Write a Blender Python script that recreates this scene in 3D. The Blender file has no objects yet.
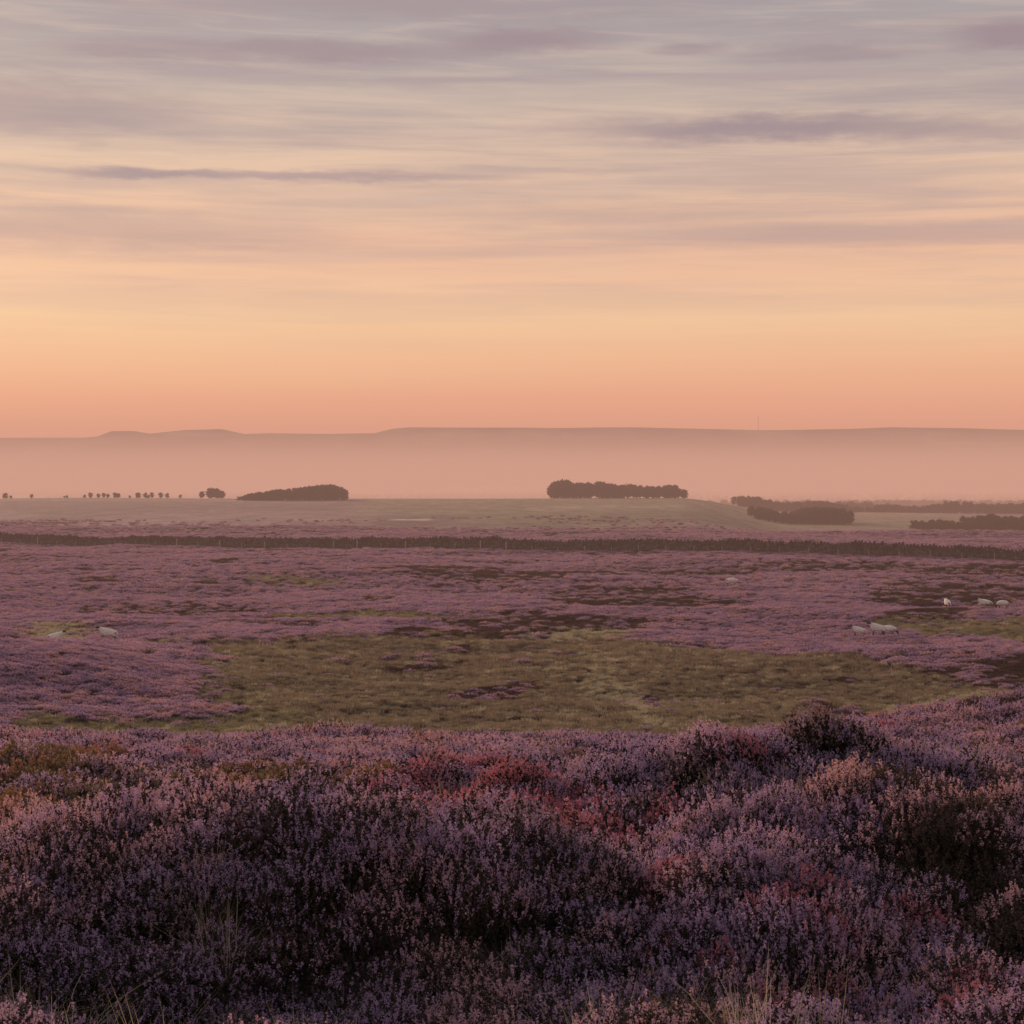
import bpy, math, random
import numpy as np
from mathutils import Vector
rng = np.random.default_rng(7); random.seed(7)
scene = bpy.context.scene
F = 1900.0; HR = 482.0

def lin(c):
    return tuple(((v/255)/12.92 if v/255 <= .04045 else ((v/255+.055)/1.055)**2.4) for v in c)
def sstep(a, b, x):
    t = np.clip((x-a)/(b-a), 0, 1); return t*t*(3-2*t)

# ------------------------------------------------------------ value noise
def _h(ix, iy, s):
    n = (ix.astype(np.int64)*374761393 + iy.astype(np.int64)*668265263 + s*974634777) & 0x7fffffff
    n = ((n ^ (n >> 13))*1274126177) & 0x7fffffff
    n = (n ^ (n >> 16)) & 0xffff
    return n/65535.0
def vnoise(x, y, s=0):
    x = np.asarray(x, float); y = np.asarray(y, float)
    ix = np.floor(x); iy = np.floor(y); fx = x-ix; fy = y-iy
    fx = fx*fx*(3-2*fx); fy = fy*fy*(3-2*fy)
    a = _h(ix, iy, s); b = _h(ix+1, iy, s); c = _h(ix, iy+1, s); d = _h(ix+1, iy+1, s)
    return (a*(1-fx)+b*fx)*(1-fy)+(c*(1-fx)+d*fx)*fy - .5
def fbm(x, y, s=0, o=3):
    r = 0; a = 1.
    for i in range(o):
        r = r + a*vnoise(x*2**i+17.3*i, y*2**i-9.1*i, s+i); a *= .5
    return r

# ------------------------------------------------------------ terrain
# canopy profile minus plant height
PD = np.array([-50, 5, 7.6, 8.3, 9.0, 9.7, 10.6, 11.8, 13.5, 15, 17, 20, 22, 25, 30, 38, 46, 56, 70, 85, 110, 150, 200, 250, 350, 410, 480, 700, 900, 1200, 1450, 1800, 2500, 4000, 30000.])
PZ = np.array([-2.25, -2.35, -2.56, -2.80, -2.74, -2.44, -2.38, -2.54, -3.3, -3.70, -3.65, -3.62, -3.97, -4.18, -4.80, -5.72, -6.55, -8.9, -9.95, -10.75, -11.85, -13.0, -13.6, -14.1, -14.4, -14.7, -14.8, -13.2, -11.9, -10.6, -13.5, -21, -42, -60, -60])
def prof(y):
    w = np.clip(np.abs(y)*.035, .15, 60)
    return (np.interp(y-w, PD, PZ)+2*np.interp(y, PD, PZ)+np.interp(y+w, PD, PZ))/4
def gau(x, y, cx, cy, sx, sy): return np.exp(-((x-cx)/sx)**2-((y-cy)/sy)**2)
def height(x, y):
    x = np.asarray(x, float); y = np.asarray(y, float)
    near = 1-sstep(34, 60, y)
    yw = y + near*(fbm(x*.28, y*.1, 3, 2)*1.3)*sstep(7, 10, y)
    z = prof(yw)
    z = z + near*(fbm(x*.42, y*.45, 11, 3)*.36)*(1-.4*sstep(25, 40, y))
    lump = np.abs(vnoise(x*.9, y*.95, 131))+.45*np.abs(vnoise(x*1.9, y*1.7, 133))
    z = z + near*(1.05*np.minimum(lump, .40)-.2)
    z = z + near*(.60*gau(x, y, 3.4, 20, 2.2, 1.5)+.25*gau(x, y, -4.8, 21, 2.2, 1.2)+.2*gau(x, y, .3, 24, 2.2, 1.2)
                  + .24*gau(x, y, -1.3, 10.8, 1.5, 1.3)+.22*gau(x, y, .75, 7.7, .5, .4)-.35*gau(x, y, .8, 15.5, 2.2, 1.4)
                  + .20*gau(x, y, 2.4, 11.2, 1.0, 1.2)-.18*gau(x, y, .6, 11, .7, 1.2))
    z = z + .9*gau(x, y, 13, 44, 5, 9)
    z = z + 2.5*gau(x, y, -34, 110, 13, 22) + 1.2*gau(x, y, 38, 122, 11, 22)
    m = sstep(60, 90, y)*(1-sstep(500, 900, y))
    z = z + m*(fbm(x*.03, y*.03, 21, 3)*1.3 + fbm(x*.2, y*.2, 31, 2)*.35)
    f = sstep(500, 900, y)
    z = z + f*(fbm(x*.004, y*.003, 41, 2)*2.6)*(1-.6*sstep(2000, 3000, y))
    u = x/np.maximum(y, 1)
    z = z - 10*sstep(480, 850, y)*(1-sstep(1700, 2500, y))*sstep(.085, .15, u)
    return z

VR = [1030, 990, 880, 850, 790, 752, 733, 731, 722, 684, 642, 606, 585, 556, 548, 539, 517, 499]
VD = [7.6, 8.2, 9.7, 11.8, 20, 30, 50, 78, 86, 110, 150, 200, 250, 350, 410, 480, 700, 1200]
def site(b, r):  # b: image pixel column, r: image pixel row
    """ground point from an image column / row pair, by hand-set row-to-distance table"""
    d = float(np.interp(-r, [-v for v in VR], VD)); return ((b-512)/F*d, d)
def inpoly(x, y, P):
    c = np.zeros(x.shape, bool); n = len(P)
    for i in range(n):
        x1, y1 = P[i]; x2, y2 = P[(i+1) % n]
        if y1 == y2: continue
        k = ((y1 > y) != (y2 > y)) & (x < (x2-x1)*(y-y1)/(y2-y1)+x1)
        c ^= k
    return c
def poly(*pts): return [site(*p) for p in pts]
GRASS, PALE, BURNT, BILB, RED, GREEN = 1, 2, 3, 4, 5, 6
PATCH = [
 (GRASS, poly((150,643),(250,640),(330,641),(560,636),(640,641),(700,645),(830,658),(930,677),(1010,688),(985,705),(900,725),(800,731),(600,732),(340,732),(300,726),(262,712),(232,690),(205,670),(180,655))),
 (GREEN, poly((150,646),(180,648),(215,672),(240,692),(262,706),(310,724),(300,732),(0,732),(0,720),(150,718),(235,716),(225,695),(190,668))),
 (PALE, poly((592,650),(603,650),(618,675),(650,705),(700,726),(665,727),(630,712),(606,690))),
 (PALE, poly((860,724),(930,703),(975,686),(1010,690),(975,712),(930,730),(800,732),(700,732),(760,724))),
 (PALE, poly((540,629),(610,628),(650,640),(580,640))),
 (PALE, poly((0,630),(60,630),(110,640),(40,648),(0,650))),
 (BURNT, poly((510,591),(600,586),(700,588),(770,603),(750,614),(650,612),(560,604))),
 (BURNT, poly((825,590),(900,581),(1060,583),(1060,614),(950,612),(860,600))),
 (GREEN, poly((240,606),(330,603),(440,614),(600,618),(590,624),(480,624),(330,620),(250,616))),
 (GREEN, poly((890,628),(960,624),(1060,626),(1060,646),(960,638),(900,634))),
 (GREEN, poly((200,580),(260,577),(360,581),(340,585),(250,587))),
 (BURNT, poly((300,571),(420,567),(620,571),(780,569),(780,577),(500,581))),
 (BURNT, poly((740,567),(1060,563),(1060,574),(860,574))),
 (BURNT, poly((60,606),(200,599),(250,609),(150,618))),
 (BURNT, poly((440,620),(560,615),(680,622),(600,630),(480,630))),
 (BILB, [(-6.0,19.0),(-4.2,16.5),(-1.5,16.8),(-1.2,20),(-3,21.5),(-6,22)]),
 (BILB, [(-8,27),(-6,26),(-5,28),(-7,30)]),
 (BILB, [(0.6,25),(2.6,25),(2.2,28),(0.2,27.5)]),
 (RED, [(-1.6,16.6),(1.4,16.0),(1.7,18.5),(0.8,21.5),(-1.2,21)]),
 (RED, [(-2.6,22),(-.2,21.5),(.1,24),(-2.2,24)]),
]
def cover(x, y, jit=0.):
    x = np.asarray(x, float); y = np.asarray(y, float)
    s = np.clip(y, 6, 1e9); ls = np.log(s); uu = x/s
    wx = x + fbm(uu*22, ls*7, 51, 4)*s*.03
    wy = y + fbm(uu*22, ls*7, 61, 4)*s*.09
    if jit:
        wx = wx + rng.normal(size=x.shape)*s*.004*jit; wy = wy + rng.normal(size=x.shape)*s*.015*jit
    c = np.zeros(x.shape, int)
    for i, (t, P) in enumerate(PATCH): c[inpoly(wx, wy, P)] = t
    n = fbm(x*.12, y*.05, 71, 3)
    c[(c == 0) & (n < -.38) & (y > 60)] = BURNT
    n3 = fbm(x*.3, y*.12, 73, 3)
    c[(c == 0) & (n3 > .55) & (y > 100)] = GREEN
    c[(c == GRASS) & (n3 < -.40)] = BURNT
    n2 = fbm(x*.5, y*.25, 75, 3)
    c[(c == 0) & (n2 > .40) & (y < 50) & (y > 16)] = BILB
    n4 = fbm(x*.45, y*.2, 77, 3)
    c[(c == 0) & (n4 > .38) & (y < 60) & (y > 9)] = BURNT
    return c

# ------------------------------------------------------------ materials
class N:
    def __init__(s, tree): s.t = tree
    def __call__(s, typ, ins=None, **kw):
        n = s.t.nodes.new(typ)
        for k, v in kw.items(): setattr(n, k, v)
        for k, v in (ins or {}).items():
            if isinstance(v, bpy.types.NodeSocket): s.t.links.new(v, n.inputs[k])
            else: n.inputs[k].default_value = v
        return n
    def math(s, op, a, b=0.0, c=None):
        d = {0: a, 1: b}
        if c is not None: d[2] = c
        return s('ShaderNodeMath', d, operation=op).outputs[0]
    def mix(s, f, a, b, blend='MIX'):
        n = s.t.nodes.new('ShaderNodeMix'); n.data_type = 'RGBA'; n.blend_type = blend
        for i, v in ((0, f), (6, a), (7, b)):
            if isinstance(v, bpy.types.NodeSocket): s.t.links.new(v, n.inputs[i])
            else: n.inputs[i].default_value = (tuple(v)+(1,))[:4] if i else v
        return n.outputs[2]
    def ramp(s, f, stops, interp='LINEAR'):
        n = s.t.nodes.new('ShaderNodeValToRGB'); s.t.links.new(f, n.inputs[0])
        r = n.color_ramp; r.interpolation = interp
        while len(r.elements) < len(stops): r.elements.new(.5)
        for e, (p, c) in zip(r.elements, stops):
            e.position = p; e.color = (tuple(c)+(1,))[:4] if not isinstance(c, (int, float)) else (c, c, c, 1)
        return n.outputs[0]
    def noise(s, vec, scale, detail=3, rough=.55, dist=0):
        return s('ShaderNodeTexNoise', {'Vector': vec, 'Scale': scale, 'Detail': detail, 'Roughness': rough, 'Distortion': dist}).outputs[0]
def newmat(name):
    m = bpy.data.materials.new(name); m.use_nodes = True; m.node_tree.nodes.clear()
    return m, N(m.node_tree)
def finish(n, col, rough=.85, transl=0., bump=None):
    if transl or bump is None:
        sh = n('ShaderNodeBsdfDiffuse', {'Color': col, 'Roughness': .3}).outputs[0]
    else:
        p = n('ShaderNodeBsdfPrincipled', {'Base Color': col, 'Roughness': rough, 'Specular IOR Level': .15})
        n.t.links.new(bump, p.inputs['Normal']); sh = p.outputs[0]
    if transl:
        t = n('ShaderNodeBsdfTranslucent', {'Color': col})
        sh = n('ShaderNodeMixShader', {0: transl, 1: sh, 2: t.outputs[0]}).outputs[0]
    n('ShaderNodeOutputMaterial', {0: sh})

def plantmat(name, cols, patch=.25, fine=25, transl=.35):
    m, n = newmat(name)
    pos = n('ShaderNodeNewGeometry').outputs['Position']
    rnd = n('ShaderNodeObjectInfo').outputs['Random']
    a = n.noise(pos, patch, 3)
    b = n.noise(pos, fine, 1)
    f = n.math('ADD', n.math('MULTIPLY', a, .70), n.math('MULTIPLY', b, .30))
    f = n.math('ADD', f, n.math('MULTIPLY', rnd, .22))
    f = n.math('SUBTRACT', f, .11)
    k = len(cols)
    c = n.ramp(f, [(.3+.4*i/(k-1), q) for i, q in enumerate(cols)])
    finish(n, c, .85, transl); return m
M_FL = plantmat('heather_flower', [(.27,.17,.15), (.37,.26,.37), (.42,.285,.43), (.52,.33,.40), (.60,.36,.36), (.46,.27,.23)], patch=.5)
M_LF = plantmat('heather_leaf', [(.03,.03,.02), (.055,.045,.032), (.07,.052,.042)], transl=.15)
M_RED = plantmat('bell_heather_flower', [(.42,.16,.18), (.52,.20,.24), (.34,.16,.13)])
M_BB = plantmat('bilberry_leaf', [(.15,.11,.055), (.27,.15,.08), (.19,.15,.075), (.34,.16,.10)])
M_BU = plantmat('old_heather_stem', [(.075,.052,.045), (.115,.078,.065), (.17,.11,.09)])
M_GR = plantmat('moor_grass_blade', [(.18,.145,.10), (.29,.23,.155), (.24,.195,.12), (.36,.295,.195)], patch=.12)
M_PA = plantmat('pale_grass_blade', [(.38,.34,.21), (.48,.42,.27), (.42,.37,.23)], patch=.2)
M_GN = plantmat('green_grass_blade', [(.22,.20,.11), (.30,.26,.15), (.24,.19,.12)], patch=.2)
M_TR = plantmat('tree_leaf', [(.05,.045,.028), (.08,.065,.035), (.075,.065,.045)], patch=.05, fine=1.5, transl=.1)
M_BK = plantmat('tree_bark', [(.06,.045,.035), (.09,.07,.055)], patch=.3, fine=3, transl=0)

# ------------------------------------------------------------ plant prototypes
def unit(v): return v/np.maximum(np.linalg.norm(v, axis=1, keepdims=True), 1e-9)
def rhombi(c, ax, L, W):
    n = len(c); r = unit(rng.normal(size=(n, 3))); b = unit(np.cross(ax, r))
    a = ax*L[:, None]/2; b = b*W[:, None]/2
    return np.stack([c-a, c+b, c+a, c-b], 1)
def mesh_of(name, parts, mats):
    V = np.concatenate([q.reshape(-1, 3) for q, _ in parts]); nf = len(V)//4
    me = bpy.data.meshes.new(name)
    me.vertices.add(len(V)); me.vertices.foreach_set('co', V.astype(np.float32).ravel())
    me.loops.add(nf*4); me.loops.foreach_set('vertex_index', np.arange(nf*4, dtype=np.int32))
    me.polygons.add(nf); me.polygons.foreach_set('loop_start', np.arange(0, nf*4, 4, dtype=np.int32))
    me.polygons.foreach_set('material_index', np.concatenate([np.full(len(q), i, np.int32) for q, i in parts]))
    for m in mats: me.materials.append(m)
    me.update(calc_edges=True); me.validate(); return me
def clump(name, ns, R, H, nf, fs, nl, ls, spike, mats, flower_frac=1.):
    r = np.sqrt(rng.random(ns)); t = rng.random(ns)*6.283
    base = np.stack([r*R*.55*np.cos(t), r*R*.55*np.sin(t), np.zeros(ns)], 1)
    h = H*(1-.5*r**2)*rng.uniform(.84, 1.06, ns)
    tip = np.stack([r*R*np.cos(t), r*R*np.sin(t), h], 1)+rng.normal(size=(ns, 3))*R*.05
    d = unit(tip-base); d = unit(d+np.array([0, 0, .45])+rng.normal(size=(ns, 3))*.12)
    k = np.repeat(np.arange(ns), nf); n = len(k)
    sp = spike*rng.uniform(.5, 1.25, ns)
    s = rng.random(n)*sp[k]
    c = tip[k]-d[k]*s[:, None]+rng.normal(size=(n, 3))*fs*(.25+.4*(s/spike))[:, None]
    ax = unit(d[k]+rng.normal(size=(n, 3))*.75)
    fq = rhombi(c, ax, fs*rng.uniform(.7, 1.4, n), fs*rng.uniform(.5, .9, n))
    if flower_frac < 1:
        keep = rng.random(ns)[k] < flower_frac
        fm = [(fq[keep], 0), (fq[~keep], 1)]
    else: fm = [(fq, 0)]
    k = np.repeat(np.arange(ns), nl); n = len(k)
    s = rng.random(n)**.8
    p0 = base[k]; p1 = tip[k]-d[k]*spike*.7
    c = p0+(p1-p0)*s[:, None]+rng.normal(size=(n, 3))*ls*.4
    ax = unit(d[k]+rng.normal(size=(n, 3))*.6)
    lq = rhombi(c, ax, ls*rng.uniform(.8, 1.6, n), ls*rng.uniform(.4, .8, n))
    return mesh_of(name, fm+[(lq, 1)], mats)
def tuft(name, nb, R, H, w, mat):
    r = np.sqrt(rng.random(nb)); t = rng.random(nb)*6.283
    b = np.stack([r*R*.5*np.cos(t), r*R*.5*np.sin(t), np.zeros(nb)], 1)
    out = np.stack([np.cos(t), np.sin(t), np.zeros(nb)], 1)+rng.normal(size=(nb, 3))*.5; out[:, 2] = 0
    h = H*rng.uniform(.5, 1.15, nb); le = rng.uniform(.1, 1.0, nb)
    side = unit(np.cross(out, [0, 0, 1.]))*w/2
    def pt(s): return b+out*(le*h*s**2*.8)[:, None]+np.array([0, 0, 1.])*(h*s*(1-.25*le*s))[:, None]
    p0, p1, p2, p3 = pt(0), pt(.4), pt(.75), pt(1.)
    q1 = np.stack([p0-side, p0+side, p1+side, p1-side], 1)
    q2 = np.stack([p1-side, p1+side, p2+side*.7, p2-side*.7], 1)
    q3 = np.stack([p2-side*.7, p2+side*.7, p3+side*.1, p3-side*.1], 1)
    return mesh_of(name, [(q1, 0), (q2, 0), (q3, 0)], [mat])
def beam(p, q, r0, r1):
    p = np.array(p, float); q = np.array(q, float); d = q-p; d /= np.linalg.norm(d)
    a = np.cross(d, [.3, .9, .2]); a /= np.linalg.norm(a); b = np.cross(d, a); out = []
    for i in range(5):
        t0 = i*2*math.pi/5; t1 = t0+2*math.pi/5
        e = lambda c, r, t: c+a*r*math.cos(t)+b*r*math.sin(t)
        out.append([e(p, r0, t0), e(p, r0, t1), e(q, r1, t1), e(q, r1, t0)])
    return out
def tree(name, H, W, conifer):
    wood = beam((0, 0, -.5), (rng.normal()*.2, rng.normal()*.2, H*.88), H*.025, H*.006); C = []; S = []
    nb = 30
    for i in range(nb):
        z = H*(.14+.78*(i+rng.random())/nb); k = (z/H-.12)/.88
        rr = W*((1-k)**.5*.9+.2 if conifer else math.sqrt(max(.1, 1-(2*k-.85)**2)))*rng.uniform(.6, 1.1)
        t = rng.random()*6.283; e = np.array([rr*math.cos(t), rr*math.sin(t), z+rr*(.05 if conifer else .3)])
        wood += beam((0, 0, z), e, H*.007, H*.002)
        for s in np.linspace(.3, 1, 4):
            C.append(np.array([0, 0, z])*(1-s)+e*s); S.append(W*.27)
    C = np.array(C); S = np.array(S)
    k = np.repeat(np.arange(len(C)), 8)
    c = C[k]+rng.normal(size=(len(k), 3))*S[k][:, None]*.6
    ax = unit(rng.normal(size=(len(k), 3)))
    q = rhombi(c, ax, S[k]*rng.uniform(.6, 1.2, len(k)), S[k]*rng.uniform(.5, 1., len(k)))
    return mesh_of(name, [(q, 0), (np.array(wood), 1)], [M_TR, M_BK])

def library(name, meshes):
    col = bpy.data.collections.new(name)
    for i, me in enumerate(meshes):
        col.objects.link(bpy.data.objects.new('%s_%02d' % (name, i), me))
    return col
def scatter(name, P, rot, scl, idx, col):
    me = bpy.data.meshes.new(name); me.vertices.add(len(P))
    me.vertices.foreach_set('co', np.asarray(P, np.float32).ravel())
    a = me.attributes.new('rot', 'FLOAT_VECTOR', 'POINT'); a.data.foreach_set('vector', np.asarray(rot, np.float32).ravel())
    a = me.attributes.new('scl', 'FLOAT_VECTOR', 'POINT'); a.data.foreach_set('vector', np.asarray(scl, np.float32).ravel())
    a = me.attributes.new('idx', 'INT', 'POINT'); a.data.foreach_set('value', np.asarray(idx, np.int32))
    ob = bpy.data.objects.new(name, me); scene.collection.objects.link(ob)
    g = bpy.data.node_groups.new(name+'_scatter', 'GeometryNodeTree')
    g.interface.new_socket('Geometry', in_out='INPUT', socket_type='NodeSocketGeometry')
    g.interface.new_socket('Geometry', in_out='OUTPUT', socket_type='NodeSocketGeometry')
    n = N(g); gi = n('NodeGroupInput'); go = n('NodeGroupOutput')
    ci = n('GeometryNodeCollectionInfo'); ci.inputs['Collection'].default_value = col
    ci.inputs['Separate Children'].default_value = True; ci.inputs['Reset Children'].default_value = True
    io = n('GeometryNodeInstanceOnPoints'); io.inputs['Pick Instance'].default_value = True
    def na(nm, dt):
        q = n('GeometryNodeInputNamedAttribute', data_type=dt); q.inputs[0].default_value = nm
        return next((o for o in q.outputs if o.enabled and o.name == 'Attribute'), q.outputs[0])
    e = n('FunctionNodeEulerToRotation')
    L = g.links.new
    L(gi.outputs[0], io.inputs['Points']); L(ci.outputs[0], io.inputs['Instance'])
    L(na('idx', 'INT'), io.inputs['Instance Index']); L(na('rot', 'FLOAT_VECTOR'), e.inputs[0])
    L(e.outputs[0], io.inputs['Rotation']); L(na('scl', 'FLOAT_VECTOR'), io.inputs['Scale'])
    L(io.outputs[0], go.inputs[0])
    m = ob.modifiers.new('scatter', 'NODES'); m.node_group = g
    return ob

H0 = []
HM, RM, BM, UM = [M_FL, M_LF], [M_RED, M_LF], [M_BB, M_LF], [M_BU, M_LF]
for i, fr in enumerate((.92, .85, .65)): H0.append(clump('h', 160, .25, .36, 14, .011, 12, .018, .058, HM, fr))
H0.append(clump('h', 150, .24, .32, 14, .012, 10, .018, .05, RM, .85))
H0.append(clump('h', 120, .26, .30, 14, .022, 10, .022, .10, BM))
H0.append(clump('h', 140, .26, .30, 12, .012, 14, .018, .06, UM, .8))
for i, fr in enumerate((.95, .88, .75)): H0.append(clump('h', 120, .34, .38, 7, .020, 4, .035, .07, HM, fr))
H0.append(clump('h', 120, .32, .36, 7, .022, 4, .035, .07, RM, .9))
H0.append(clump('h', 110, .34, .36, 8, .032, 4, .035, .12, BM))
H0.append(clump('h', 120, .34, .30, 7, .022, 5, .035, .08, UM, .8))
for i in range(3): H0.append(clump('h', 140, .75, .42, 3, .060, 1, .09, .09, HM, .94))
H0.append(clump('h', 130, .75, .38, 3, .06, 1, .09, .10, RM))
H0.append(clump('h', 130, .75, .36, 3, .07, 1, .09, .10, BM))
H0.append(clump('h', 130, .75, .26, 2, .07, 2, .09, .10, UM))
G0 = []
for mt in (M_GR, M_PA, M_GN):
    G0.append(tuft('g', 45, .26, .44, .0035, mt))
    G0.append(tuft('g', 60, .35, .42, .016, mt))
    G0.append(tuft('g', 90, .95, .34, .03, mt))
heather_lib = library('heather_plant', H0); grass_lib = library('grass_tuft', G0)

def jgrid(y0, y1, sp, extra=.09, mar=1.5):
    P = []
    for y in np.arange(y0, y1, sp):
        w = (512/F+extra)*y+mar; xs = np.arange(-w, w, sp)
        P.append(np.stack([xs, np.full(len(xs), y)], 1))
    P = np.concatenate(P); P += (rng.random(P.shape)-.5)*sp*1.3
    return P
HP, HRo, HS, HI = [], [], [], []; GP, GRo, GS, GI = [], [], [], []
def place(P, lod, sc, thin=None):
    x, y = P[:, 0], P[:, 1]
    if thin is not None:
        k = rng.random(len(x)) > sstep(thin[0], thin[1], y+fbm(x*.01, y*.01, 7, 2)*160); x, y = x[k], y[k]
    c = cover(x, y, 1.); z = height(x, y); gs = np.ones(len(x)); gm = np.zeros(len(x), bool)
    if lod == 0:
        gm = (y < 8.0+fbm(x*1.3, y*0, 5, 2)*.5) & ((fbm(x*.9, y*.9, 81, 2) > .12) | (x < -1.3))
        gm |= (gau(x, y, -2.15, 8.3, .65, .6) > .5)
        gm &= rng.random(len(x)) < .75
        c = np.where(gm, GREEN, c); c = np.where(gm & (rng.random(len(x)) < .35), PALE, c)
    isg = (c == GRASS) | (c == PALE) | (c == GREEN)
    r = rng.random(len(x))
    isg2 = np.where(isg, r > (.12 if lod < 2 else .05), r < (.06 if lod == 0 else .03))
    h = ~isg2; v = rng.integers(0, 3, len(x))
    if lod < 2:
        shade = fbm(x*.6, y*.5, 19, 2); v = np.where((shade < -.15) & (r*97 % 1 < .6), 2, v); v = np.where((shade > .2) & (r*97 % 1 < .6), 0, v)
    kind = np.where(c == RED, 3, np.where(c == BILB, 4, np.where((c == BURNT) | isg, 5, v)))
    r2 = rng.random(len(x)); kind = np.where((kind > 2) & (r2 < np.where(c == RED, .25, np.where(y > 60, .12, .3))), v, kind)
    kind = np.where((kind < 3) & (r2 > .93), 5, kind)
    if lod < 2:
        kind = np.where((kind < 3) & (r2 > .80) & (r2 < .90) & (fbm(x*.5, y*.3, 17, 2) > .05), 3, kind)
    n = h.sum(); s = sc*rng.uniform(.8, 1.2, n)
    big = 1+.5*fbm(x[h]*.8/(lod*2+1), y[h]*.8/(lod*2+1), 91, 2)
    HP.append(np.stack([x, y, z], 1)[h]); HRo.append(np.stack([rng.normal(size=n)*.08, rng.normal(size=n)*.08, rng.random(n)*6.28], 1))
    HS.append(np.stack([s, s, s*big], 1)); HI.append(kind[h]+6*lod)
    g = isg2; n = g.sum(); s = sc*rng.uniform(.7, 1.2, n)*np.where(c[g] == GRASS, 1.0, .9)
    GP.append(np.stack([x, y, z+.02], 1)[g]); GRo.append(np.stack([rng.normal(size=n)*.1, rng.normal(size=n)*.1, rng.random(n)*6.28], 1))
    k = np.where(c[g] == PALE, 1, np.where(c[g] == GREEN, 2, 0))
    k = np.where(rng.random(n) < .10, 1, k)
    GS.append(np.stack([s, s, s], 1)); GI.append(k*3+lod)
place(jgrid(5.0, 15, .18), 0, 1.)
place(jgrid(15, 30, .26), 1, 1.)
place(jgrid(30, 62, .36), 1, 1.2)
place(jgrid(62, 120, .50, .05), 2, .60)
place(jgrid(120, 240, .78, .04), 2, .85)
place(jgrid(240, 520, 1.35, .03), 2, 1.15)
place(jgrid(520, 720, 2.0, .02), 2, 1.35, (480, 680))
heather = scatter('heather', np.concatenate(HP), np.concatenate(HRo), np.concatenate(HS), np.concatenate(HI), heather_lib)
grass = scatter('moor_grass', np.concatenate(GP), np.concatenate(GRo), np.concatenate(GS), np.concatenate(GI), grass_lib)
print('heather', sum(map(len, HP)), 'grass', sum(map(len, GP)))

# ------------------------------------------------------------ ground sheet
th = np.radians(np.concatenate([np.linspace(-180, -24, 60, endpoint=False), np.linspace(-24, 24, 460), np.linspace(24, 180, 61)[1:]]))
rr = np.concatenate([[0.01], np.geomspace(.6, 26000, 620)])
T, R_ = np.meshgrid(th, rr); X = R_*np.sin(T); Y = R_*np.cos(T); Z = height(X, Y)
nr, nc = X.shape
V = np.stack([X, Y, Z], -1).reshape(-1, 3)
i, j = np.meshgrid(np.arange(nr-1), np.arange(nc-1), indexing='ij'); a = (i*nc+j).ravel()
Q = np.stack([a, a+1, a+nc+1, a+nc], 1)
me = bpy.data.meshes.new('ground'); me.vertices.add(len(V)); me.vertices.foreach_set('co', V.astype(np.float32).ravel())
me.loops.add(len(Q)*4); me.loops.foreach_set('vertex_index', Q[:, ::-1].astype(np.int32).ravel())
me.polygons.add(len(Q)); me.polygons.foreach_set('loop_start', np.arange(0, len(Q)*4, 4, dtype=np.int32))
me.polygons.foreach_set('use_smooth', np.ones(len(Q), bool)); me.update(calc_edges=True)
cx, cy = V[:, 0], V[:, 1]; cv = cover(cx, cy)
tab = np.array([(.09,.065,.065), (.15,.12,.08), (.26,.22,.14), (.07,.052,.045), (.10,.08,.05), (.11,.07,.065), (.17,.145,.09)])
col = tab[cv]
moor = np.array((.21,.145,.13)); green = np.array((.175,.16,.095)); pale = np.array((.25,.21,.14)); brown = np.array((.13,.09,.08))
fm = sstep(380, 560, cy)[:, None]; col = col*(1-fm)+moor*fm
n1 = fbm(cx*.010, cy*.003, 101, 4)
k = (sstep(.0, .25, n1)*(cy > 480)*(cy < 1400))[:, None]*.85; col = col*(1-k)+brown*k
k = (sstep(.15, .35, -n1)*(cy > 560)*(cy < 1400))[:, None]*.5; col = col*(1-k)+pale*.85*k
un = cx/np.maximum(cy, 1)+fbm(cx*.012, cy*.004, 111, 3)*.03; yn = cy+fbm(cx*.012, cy*.003, 121, 3)*90
def fieldc(c, k, u0, u1, y0, y1, e=.008, ey=30):
    global col
    m = (sstep(u0-e, u0+e, un)*(1-sstep(u1-e, u1+e, un))*sstep(y0-ey, y0+ey, yn)*(1-sstep(y1-ey, y1+ey, yn)))[:, None]
    col = col*(1-m)+c*k*m
fieldc(green, 1., -.085, .16, 780, 1500)
fieldc(green, .9, -.02, .13, 640, 800)
fieldc(pale, 1.8, -.065, -.040, 690, 712, .004, 5)
fieldc(pale, 1.05, .02, .10, 850, 900)
fieldc(pale, .85, -.05, .0, 950, 1020)
fieldc(brown, 1.1, -.4, -.09, 820, 1050)
fieldc(green, .95, -.4, -.17, 1100, 1180)
fieldc(pale, .9, -.32, -.10, 1230, 1500)
fieldc(green, 1.1, .13, .4, 900, 1120)
fieldc(pale, .9, .17, .24, 1150, 1500)
far = cy > 1600
cell = _h(np.floor(cx/260+fbm(cx*.0007, cy*.0007, 5, 2)*1.5), np.floor(cy/420), 7)
fc = np.where(cell[:, None] > .66, pale, np.where(cell[:, None] > .3, green, brown*.8))
col = np.where(far[:, None], fc, col)
ca = me.color_attributes.new('landcover', 'FLOAT_COLOR', 'POINT')
ca.data.foreach_set('color', np.concatenate([col, np.ones((len(col), 1))], 1).astype(np.float32).ravel())
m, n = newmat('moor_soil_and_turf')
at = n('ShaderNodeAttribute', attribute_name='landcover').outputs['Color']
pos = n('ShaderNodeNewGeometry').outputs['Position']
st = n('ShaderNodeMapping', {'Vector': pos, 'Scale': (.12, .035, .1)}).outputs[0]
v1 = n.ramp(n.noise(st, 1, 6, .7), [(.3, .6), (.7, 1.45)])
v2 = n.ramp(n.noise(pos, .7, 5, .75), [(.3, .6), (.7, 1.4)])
c = n.mix(1., n.mix(1., at, v1, 'MULTIPLY'), v2, 'MULTIPLY')
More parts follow.
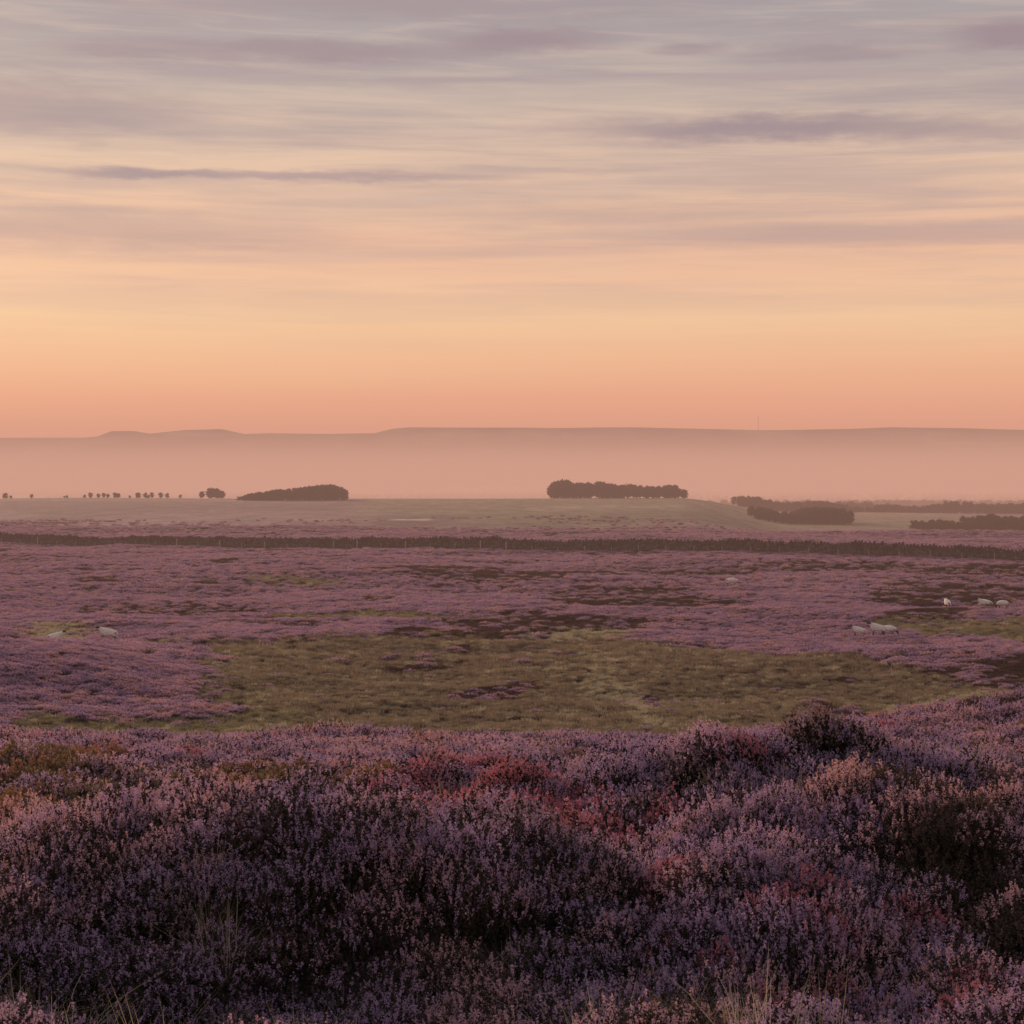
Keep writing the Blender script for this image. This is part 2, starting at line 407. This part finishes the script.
b = n('ShaderNodeBump', {'Height': n.noise(pos, 1.0, 6, .75), 'Strength': 1., 'Distance': .5}).outputs[0]
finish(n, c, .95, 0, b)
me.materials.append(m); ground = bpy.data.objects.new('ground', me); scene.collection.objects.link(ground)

# ------------------------------------------------------------ hills
def hillmesh(name, pts, y0, depth, base, seed):
    bx = np.array([p[0] for p in pts]); be = np.array([p[1] for p in pts])
    yc = y0+depth*.5
    xs = np.linspace(-.55, .55, 600)*yc; ys = np.concatenate([np.linspace(0, .5, 60), np.linspace(.55, 1.4, 12)])
    XX, SS = np.meshgrid(xs, ys)
    top = np.interp(XX/yc*F+512, bx, (HR-be)/F*yc)+fbm(XX*.0012, XX*0, seed, 4)*9
    prof_ = sstep(0, .5, SS+fbm(XX*.0011, SS*3, seed+3, 4)*.2)
    prof_ = np.where(SS > .49, 1, prof_*.97)
    ZZ = base+(top-base)*prof_ - np.where(SS > .5, (SS-.5)*150, 0)
    YY = y0+SS*depth
    V = np.stack([XX, YY, ZZ], -1).reshape(-1, 3); nc = len(xs); nr = len(ys)
    F_ = [(i*nc+j, i*nc+j+1, (i+1)*nc+j+1, (i+1)*nc+j) for i in range(nr-1) for j in range(nc-1)]
    me = bpy.data.meshes.new(name); me.from_pydata(V.tolist(), [], F_); me.polygons.foreach_set('use_smooth', [True]*len(F_))
    ob = bpy.data.objects.new(name, me); scene.collection.objects.link(ob)
    m, n = newmat(name+'_cover'); pos = n('ShaderNodeNewGeometry').outputs['Position']
    mp = n('ShaderNodeMapping', {'Vector': pos, 'Scale': (.0018, .001, .006)}).outputs[0]
    c = n.ramp(n.noise(mp, 1, 6, .65), [(.38, (.02,.02,.015)), (.5, (.10,.08,.06)), (.62, (.24,.20,.13))])
    finish(n, c, .95); me.materials.append(m); return ob
hillmesh('escarpment_hill', [(-2000,440),(-200,438),(95,437.5),(250,435),(375,433.5),(392,429),(410,427.3),(640,428),(760,430),(840,429),(890,427.2),(960,428),(1024,429),(1300,432),(3000,440)], 10500, 2600, -62, 5)
hillmesh('moorland_hill', [(-2500,445),(-300,441),(60,440),(98,437),(112,431.5),(135,431.5),(150,434),(185,430),(222,429),(245,434),(270,433),(330,434),(420,434),(700,437),(3000,450)], 16000, 2500, -62, 9)

# ------------------------------------------------------------ trees
tree_lib = library('woodland_tree', [tree('t', 10, 2.6, True), tree('t', 10, 3.0, True), tree('t', 9.5, 3.6, False), tree('t', 9, 4.0, False)])
def wood(name, x0, x1, y0, y1, n, hfun, kinds, sink=0.):
    x = rng.uniform(x0, x1, n); y = rng.uniform(y0, y1, n); z = height(x, y)-sink
    s = np.array([hfun((q-x0)/(x1-x0)) for q in x])/10*rng.uniform(.78, 1.08, n)
    w = np.maximum(s, .5)
    return scatter(name, np.stack([x, y, z], 1), np.stack([x*0, x*0, rng.random(n)*6.28], 1), np.stack([w, w, s], 1), rng.choice(kinds, n), tree_lib)
def bulge(t, a=.12): return float(np.clip(t/a, 0, 1)**.5*np.clip((1-t)/a, 0, 1)**.5)
wood('pine_plantation', 25, 111, 1185, 1225, 170, lambda t: (11-4.*t)*(.6+.4*bulge(t, .05))+.6*math.sin(t*23), [0, 1, 2, 3])
wood('pine_plantation', -158, -98, 1090, 1130, 170, lambda t: (2.2+7.2*t**.6)*(.45+.55*np.clip((1-t)/.15, 0, 1)**.5), [1, 2, 3])
wood('tree_group', -203, -190, 1240, 1260, 14, lambda t: 4.5+2.5*math.sin(t*3), [2, 3])
wood('tree_group', 124, 172, 950, 1020, 170, lambda t: 4.2+4*t+.6*math.sin(t*11), [1, 2, 3])
wood('tree_group', 184, 330, 840, 900, 330, lambda t: 3.5+4.5*min(1, t*2.2)+.8*math.sin(t*31), [1, 2, 3])
wood('tree_group', 165, 460, 1370, 1440, 420, lambda t: 6.5+1.6*math.sin(t*13)+1.2*math.sin(t*37), [1, 2, 3])
wood('tree_group', 220, 620, 1750, 1850, 500, lambda t: 9+3*math.sin(t*9), [0, 1, 2])
x = np.concatenate([rng.uniform(-300, -215, 20), rng.uniform(-345, -318, 5)]); y = 1260+rng.uniform(-15, 15, len(x))
s = rng.uniform(.16, .42, len(x))
scatter('hedgerow_tree', np.stack([x, y, height(x, y)], 1), np.stack([x*0, x*0, x], 1), np.stack([s*1.1, s*1.1, s], 1), rng.choice([2, 3], len(x)), tree_lib)
X_, Y_ = [], []
for k in range(190):
    yy = rng.uniform(2600, 9500); xx = rng.uniform(-.33, .33)*yy; L = rng.uniform(60, 800); nn = int(L/9)
    t = rng.random(nn)*L; X_.append(xx+t); Y_.append(yy+t*rng.uniform(-.4, .4)+rng.normal(size=nn)*8)
x = np.concatenate(X_); y = np.concatenate(Y_); s = rng.uniform(.8, 2.0, len(x))
scatter('distant_woodland', np.stack([x, y, height(x, y)], 1), np.stack([x*0, x*0, x], 1), np.stack([s*1.3, s*1.3, s], 1), rng.choice([0, 2, 3], len(x)), tree_lib)

# ------------------------------------------------------------ dry stone wall + fence
def wline(t):
    p = np.array([-190., 505.]); q = np.array([150., 305.]); L = np.linalg.norm(q-p); d = (q-p)/L
    nrm = np.array([d[1], -d[0]]); return p+d*t+nrm*(4*math.sin(t/60)), L
quads = []
L = wline(0)[1]; t = 0.
def stone(c, d, w, dep, h):
    dx, dy = d; n = np.array([-dy, dx, 0])*dep/2; e = np.array([dx, dy, 0])*w/2; up = np.array([0, 0, h])
    c = np.array(c); j = lambda: rng.normal(size=3)*.03
    b = [c-e-n+j(), c+e-n+j(), c+e+n+j(), c-e+n+j()]; tp = [(v-c)*.88+c+up+j() for v in b]
    return [[b[0], b[1], tp[1], tp[0]], [b[1], b[2], tp[2], tp[1]], [b[2], b[3], tp[3], tp[2]], [b[3], b[0], tp[0], tp[3]], tp]
while t < L:
    w = rng.uniform(.5, .9); p, _ = wline(t+w/2); p2, _ = wline(t+w/2+.5); d = (p2-p)/np.linalg.norm(p2-p)
    z = float(height(p[0], p[1]))-.15
    hh = 2.35+.35*vnoise(t/9, 0, 3)+.3*vnoise(t/2.1, 0, 4)
    if vnoise(t/13., 5, 8) > .46: hh *= .8
    zz = 0
    while zz < hh:
        h = rng.uniform(.28, .42); ww = w*rng.uniform(.9, 1.02)
        quads += stone((p[0], p[1], z+zz), d, ww, .66-.12*zz, h*.97); zz += h
    quads += stone((p[0], p[1], z+zz), d, w*.45, .4, .25)
    t += w
wm = mesh_of('dry_stone_wall', [(np.array(quads), 0)], [])
m, n = newmat('gritstone'); pos = n('ShaderNodeNewGeometry').outputs['Position']
finish(n, n.ramp(n.noise(pos, 1.4, 4), [(.3, (.06,.05,.04)), (.55, (.12,.10,.08)), (.75, (.19,.17,.13))]), .9)
wm.materials.append(m); scene.collection.objects.link(bpy.data.objects.new('dry_stone_wall', wm))
fq = []; prev = None
for t in np.arange(3, L, 6.0):
    p, _ = wline(t); p2, _ = wline(t+1); d = p2-p; nn = np.array([d[1], -d[0]]); nn = nn if nn[1] < 0 else -nn
    p = p+nn*2.2; z = float(height(p[0], p[1]))
    r = .06+.06*(rng.random() < .15)
    fq += beam((p[0], p[1], z-.2), (p[0]+rng.normal()*.04, p[1], z+1.45+rng.normal()*.06+(.6 if r > .07 else 0)), r, r*.9)
    if prev is not None:
        for hz in (.5, .9, 1.2): fq += beam(prev+np.array([0, 0, hz]), (p[0], p[1], z+hz), .006, .006)
    prev = np.array([p[0], p[1], z])
fmesh = mesh_of('post_and_wire_fence', [(np.array(fq), 0)], [])
m, n = newmat('weathered_timber'); pos = n('ShaderNodeNewGeometry').outputs['Position']
finish(n, n.ramp(n.noise(pos, 4, 3), [(.3, (.28,.25,.22)), (.7, (.50,.46,.40))]), .8)
fmesh.materials.append(m); scene.collection.objects.link(bpy.data.objects.new('post_and_wire_fence', fmesh))

# ------------------------------------------------------------ transmitter mast on the hill
mx, my = (758-512)/F*11800, 11800.
mz = (HR-431)/F*11800; q = []
leg = [(2.2*math.cos(a), 2.2*math.sin(a)) for a in (0.3, 2.4, 4.5)]
for i in range(12):
    z0 = mz-5+i*8; z1 = z0+8; k0 = 1-i*.05; k1 = 1-(i+1)*.05
    for a_ in range(3):
        l0 = leg[a_]; l1 = leg[(a_+1) % 3]
        q += beam((mx+l0[0]*k0, my+l0[1]*k0, z0), (mx+l0[0]*k1, my+l0[1]*k1, z1), .4, .4)
        q += beam((mx+l0[0]*k0, my+l0[1]*k0, z0), (mx+l1[0]*k1, my+l1[1]*k1, z1), .2, .2)
mm = mesh_of('transmitter_mast', [(np.array(q), 0)], [])
m, n = newmat('galvanised_steel'); pos = n('ShaderNodeNewGeometry').outputs['Position']
finish(n, n.ramp(n.noise(pos, .5, 2), [(.3, (.15,.14,.14)), (.7, (.22,.21,.2))]), .6)
mm.materials.append(m); scene.collection.objects.link(bpy.data.objects.new('transmitter_mast', mm))

# ------------------------------------------------------------ sheep
m, n = newmat('sheep_fleece'); pos = n('ShaderNodeTexCoord').outputs['Object']
M_FLEECE = m
finish(n, n.ramp(n.noise(pos, 9, 4), [(.3, (.62,.56,.48)), (.65, (.80,.75,.68))]), .95, 0, n('ShaderNodeBump', {'Height': n.noise(pos, 28, 3), 'Strength': .6, 'Distance': .02}).outputs[0])
m, n = newmat('sheep_face'); pos = n('ShaderNodeTexCoord').outputs['Object']; M_FACE = m
finish(n, n.ramp(n.noise(pos, 12, 3), [(.35, (.04,.035,.03)), (.7, (.14,.12,.10))]), .8)
def sheep_mesh(pose):
    v = []; e = []; r = []
    def add(p, rad, par=None):
        v.append(p); r.append(rad); i = len(v)-1
        if par is not None: e.append((par, i))
        return i
    lie = pose == 'lying'; dz = -.36 if lie else 0
    pel = add((-.42, 0, .66+dz), (.22, .24)); mid = add((-.08, 0, .63+dz), (.27, .29), pel); ch = add((.30, 0, .64+dz), (.22, .26), mid)
    tl = add((-.64, 0, .66+dz), (.07, .07), pel); add((-.70, 0, .46+dz), (.04, .04), tl)
    if pose == 'grazing':
        nk = add((.56, .02, .58), (.13, .15), ch); h1 = add((.74, .05, .36), (.09, .10), nk); h2 = add((.82, .06, .22), (.075, .08), h1); h3 = add((.88, .07, .08), (.045, .05), h2)
    else:
        nk = add((.50, 0, .84+dz), (.13, .14), ch); h1 = add((.60, 0, 1.0+dz), (.095, .10), nk); h2 = add((.72, 0, 1.0+dz), (.075, .08), h1); h3 = add((.86, 0, .93+dz), (.045, .05), h2)
    for s in (-1, 1):
        hx, hy, hz = v[h1]
        a_ = add((hx-.02, hy+s*.11, hz+.05), (.022, .03), h1); add((hx-.04, hy+s*.20, hz+.02), (.012, .02), a_)
    for s in (-1, 1):
        if lie:
            k = add((-.20, s*.20, .20), (.09, .10), pel); hk = add((-.48, s*.24, .09), (.035, .035), k); add((-.18, s*.27, .05), (.03, .03), hk)
            k = add((.36, s*.15, .16), (.06, .06), ch); add((.56, s*.14, .06), (.035, .035), k)
        else:
            k = add((-.34, s*.13, .46), (.10, .10), pel); hk = add((-.54, s*.13, .27), (.038, .038), k); f1 = add((-.50, s*.13, .06), (.026, .026), hk); add((-.45, s*.13, .015), (.03, .03), f1)
            o = .05*s; k = add((.32+o, s*.12, .44), (.075, .075), ch); w_ = add((.35+o, s*.12, .24), (.034, .034), k); f1 = add((.34+o, s*.12, .06), (.026, .026), w_); add((.38+o, s*.12, .015), (.03, .03), f1)
    me = bpy.data.meshes.new('tmp'); me.from_pydata(v, e, []); ob = bpy.data.objects.new('tmp', me); scene.collection.objects.link(ob)
    ob.modifiers.new('skin', 'SKIN')
    if not me.skin_vertices:
        bpy.context.view_layer.objects.active = ob; ob.select_set(True)
        bpy.ops.object.mode_set(mode='EDIT'); bpy.ops.mesh.customdata_skin_add() if not me.skin_vertices else None; bpy.ops.object.mode_set(mode='OBJECT')
    for i, q in enumerate(me.skin_vertices[0].data): q.radius = r[i]; q.use_root = (i == 0)
    sb = ob.modifiers.new('sub', 'SUBSURF'); sb.levels = 2; sb.render_levels = 2
    dg = bpy.context.evaluated_depsgraph_get(); out = bpy.data.meshes.new_from_object(ob.evaluated_get(dg))
    bpy.data.objects.remove(ob); out.name = 'sheep_'+pose
    out.materials.clear(); out.materials.append(M_FLEECE); out.materials.append(M_FACE)
    hp = Vector(v[h1])
    for p in out.polygons:
        c = p.center; p.use_smooth = True
        dark = (c-Vector(v[h2])).length < .17 or (c-hp).length < .14 or (not lie and c.z < .34 and c.x < .6) or (lie and c.z < .10)
        p.material_index = 1 if dark else 0
    for q in out.vertices:
        if q.co.z > .36+dz: q.co += q.normal*(.02*math.sin(q.co.x*37)*math.sin(q.co.y*41+q.co.z*33))
    return out
SM = {k: sheep_mesh(k) for k in ('standing', 'grazing', 'lying')}
for b_, r_, pose, ang, sc in [(107,642,'standing',195,1.1), (55,645,'standing',20,.95), (732,586,'grazing',10,1.2), (948,608,'standing',100,1.05), (985,604,'lying',175,1.2),
                          (1003,614,'grazing',200,1.0), (859,638,'standing',170,.85), (878,638,'standing',185,1.05), (889,637,'grazing',5,.95)]:
    x, y = site(b_, r_); o = bpy.data.objects.new('sheep', SM[pose]); scene.collection.objects.link(o)
    o.location = (x, y, float(height(x, y))+.30); o.rotation_euler = (0, 0, math.radians(ang)); o.scale = (sc,)*3

# ------------------------------------------------------------ haze (absorbing boxes; fixed emission stands in for scattered light)
def medium(name, x0, x1, y0, y1, z0, z1, dist, colr):
    v = [(x, y, z) for x in (x0, x1) for y in (y0, y1) for z in (z0, z1)]
    f = [(0, 1, 3, 2), (4, 6, 7, 5), (0, 4, 5, 1), (2, 3, 7, 6), (0, 2, 6, 4), (1, 5, 7, 3)]
    me = bpy.data.meshes.new(name); me.from_pydata(v, [], f); ob = bpy.data.objects.new(name, me); scene.collection.objects.link(ob)
    m = bpy.data.materials.new(name+'_glow'); m.use_nodes = True; t = m.node_tree; t.nodes.clear(); n = N(t)
    ab = n('ShaderNodeVolumeAbsorption', {'Color': (0, 0, 0, 1), 'Density': 1/dist})
    em = n('ShaderNodeEmission', {'Color': tuple(colr)+(1,), 'Strength': 1/dist})
    ad = n('ShaderNodeAddShader', {0: ab.outputs[0], 1: em.outputs[0]})
    o = n('ShaderNodeOutputMaterial'); t.links.new(ad.outputs[0], o.inputs['Volume'])
    me.materials.append(m); return ob
medium('haze', -30000, 30000, 60, 24000, -300, 80, 3000, lin((206,155,137)))
medium('valley_mist', -29000, 29000, 2600, 15000, -310, 130, 8000, lin((232,172,142)))

# ------------------------------------------------------------ sky
w = bpy.data.worlds.new('World'); scene.world = w; w.use_nodes = True; t = w.node_tree; t.nodes.clear(); n = N(t)
SUN_EL, SUN_AZ = math.radians(10), math.radians(-28)   # azimuth clockwise from +Y
gen = n('ShaderNodeTexCoord').outputs['Generated']
sep = n('ShaderNodeSeparateXYZ', {0: gen}); sx, sy, sz = sep.outputs
deg = 57.29578
el = n.math('MULTIPLY', n.math('ARCSINE', sz), deg); az = n.math('MULTIPLY', n.math('ARCTAN2', sx, sy), deg)
pos_ = n.math('SQRT', n.math('MAXIMUM', n.math('DIVIDE', el, 90), 0.0))
cv3 = n('ShaderNodeCombineXYZ', {0: n.math('MULTIPLY', az, .045), 1: n.math('MULTIPLY', el, .5), 2: 1.3}).outputs[0]
und = n.noise(cv3, 1.0, 3, .5)
P2 = n.math('ADD', pos_, n.math('MULTIPLY', n.math('SUBTRACT', und, .5), .035))
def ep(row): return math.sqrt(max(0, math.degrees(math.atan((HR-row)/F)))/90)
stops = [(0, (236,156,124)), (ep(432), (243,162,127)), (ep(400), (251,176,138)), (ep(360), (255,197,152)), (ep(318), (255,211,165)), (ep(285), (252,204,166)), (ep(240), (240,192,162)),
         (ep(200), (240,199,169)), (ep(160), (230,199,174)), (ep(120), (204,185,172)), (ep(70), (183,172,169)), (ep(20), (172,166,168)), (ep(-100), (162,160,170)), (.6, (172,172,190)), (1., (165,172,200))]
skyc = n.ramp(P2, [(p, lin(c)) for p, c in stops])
cv1 = n('ShaderNodeCombineXYZ', {0: n.math('MULTIPLY', az, .07), 1: n.math('MULTIPLY', el, 1.2), 2: 4.}).outputs[0]
st1 = n.noise(cv1, 1., 5, .58, .3)
cv2 = n('ShaderNodeCombineXYZ', {0: n.math('MULTIPLY', az, .16), 1: n.math('ADD', n.math('MULTIPLY', el, 2.2), n.math('MULTIPLY', az, .06)), 2: 9.}).outputs[0]
st2 = n.noise(cv2, 1., 6, .6, .5)
upf = n.ramp(pos_, [(ep(360), 0.), (ep(260), .45), (ep(60), 1.), (1, 1.)])
f1 = n.math('MULTIPLY', n.ramp(st1, [(.42, 0.), (.60, 1.)]), upf)
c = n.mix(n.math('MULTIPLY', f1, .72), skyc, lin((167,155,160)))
f2 = n.math('MULTIPLY', n.ramp(st2, [(.3, 1.), (.52, 0.)]), upf)
c = n.mix(n.math('MULTIPLY', f2, .35), c, lin((238,208,184)))
f3 = n.math('MULTIPLY', n.ramp(st2, [(.52, 0.), (.72, 1.)]), upf)
c = n.mix(n.math('MULTIPLY', f3, .35), c, lin((172,154,158)))
def rowel(r): return math.degrees(math.atan((HR-r)/F))
def pxaz(p): return math.degrees(math.atan((p-512)/F))
wn = n('ShaderNodeCombineXYZ', {0: n.math('MULTIPLY', az, .5), 1: n.math('MULTIPLY', el, 2.2), 2: 2.}).outputs[0]
wz = n.math('MULTIPLY', n.math('SUBTRACT', n.noise(wn, 1., 5, .62), .5), 1.0)
for p, r, hw, hh, am in [(150,180,110,6,.85),(330,178,220,6,.65),(520,172,160,5,.35),(760,132,230,17,.95),(960,142,120,13,.6),(520,42,110,16,1.),(300,55,220,13,.85),(120,62,80,9,.7),(1010,50,75,17,1.),(690,52,50,6,.7),(830,60,120,12,.65),
                      (120,235,260,24,.35),(30,120,200,34,.65),(640,215,260,18,.28),(420,8,500,18,.5),(860,240,280,14,.28)]:
    dx = n.math('MULTIPLY', n.math('SUBTRACT', az, pxaz(p)), 1/(hw/F*deg))
    dy = n.math('MULTIPLY', n.math('MULTIPLY_ADD', wz, .35+hh*.03, n.math('SUBTRACT', el, rowel(r))), 1/(hh/F*deg))
    rr_ = n.math('SQRT', n.math('MULTIPLY_ADD', dx, dx, n.math('MULTIPLY', dy, dy)))
    k = n('ShaderNodeMapRange', {'Value': rr_, 'From Min': 1.25, 'From Max': .2, 'To Min': 0., 'To Max': am}, interpolation_type='SMOOTHSTEP').outputs[0]
    c = n.mix(k, c, lin((158,143,151)))
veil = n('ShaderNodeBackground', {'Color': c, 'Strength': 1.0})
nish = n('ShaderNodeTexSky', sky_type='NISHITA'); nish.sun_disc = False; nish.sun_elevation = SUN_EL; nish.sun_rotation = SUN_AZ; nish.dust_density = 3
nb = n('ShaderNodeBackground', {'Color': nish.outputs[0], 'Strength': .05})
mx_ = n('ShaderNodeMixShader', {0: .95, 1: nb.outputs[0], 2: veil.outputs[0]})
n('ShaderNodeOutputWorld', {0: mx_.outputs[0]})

sl = bpy.data.lights.new('sun', 'SUN'); sl.energy = 4.8; sl.angle = math.radians(12); sl.color = (1., .64, .48)
so = bpy.data.objects.new('sun', sl); scene.collection.objects.link(so)
dirv = Vector((math.sin(SUN_AZ)*math.cos(SUN_EL), math.cos(SUN_AZ)*math.cos(SUN_EL), math.sin(SUN_EL)))
so.rotation_euler = dirv.to_track_quat('Z', 'Y').to_euler()

scene.view_settings.view_transform = 'Standard'; scene.view_settings.look = 'None'; scene.view_settings.exposure = 0
cd = bpy.data.cameras.new('camera'); co = bpy.data.objects.new('camera', cd); scene.collection.objects.link(co)
cd.sensor_width = 36; cd.lens = 36*F/1024; cd.clip_start = .1; cd.clip_end = 60000
co.location = (0, 0, 0); co.rotation_euler = (math.radians(90)-math.atan((512-HR)/F), 0, 0)
scene.camera = co
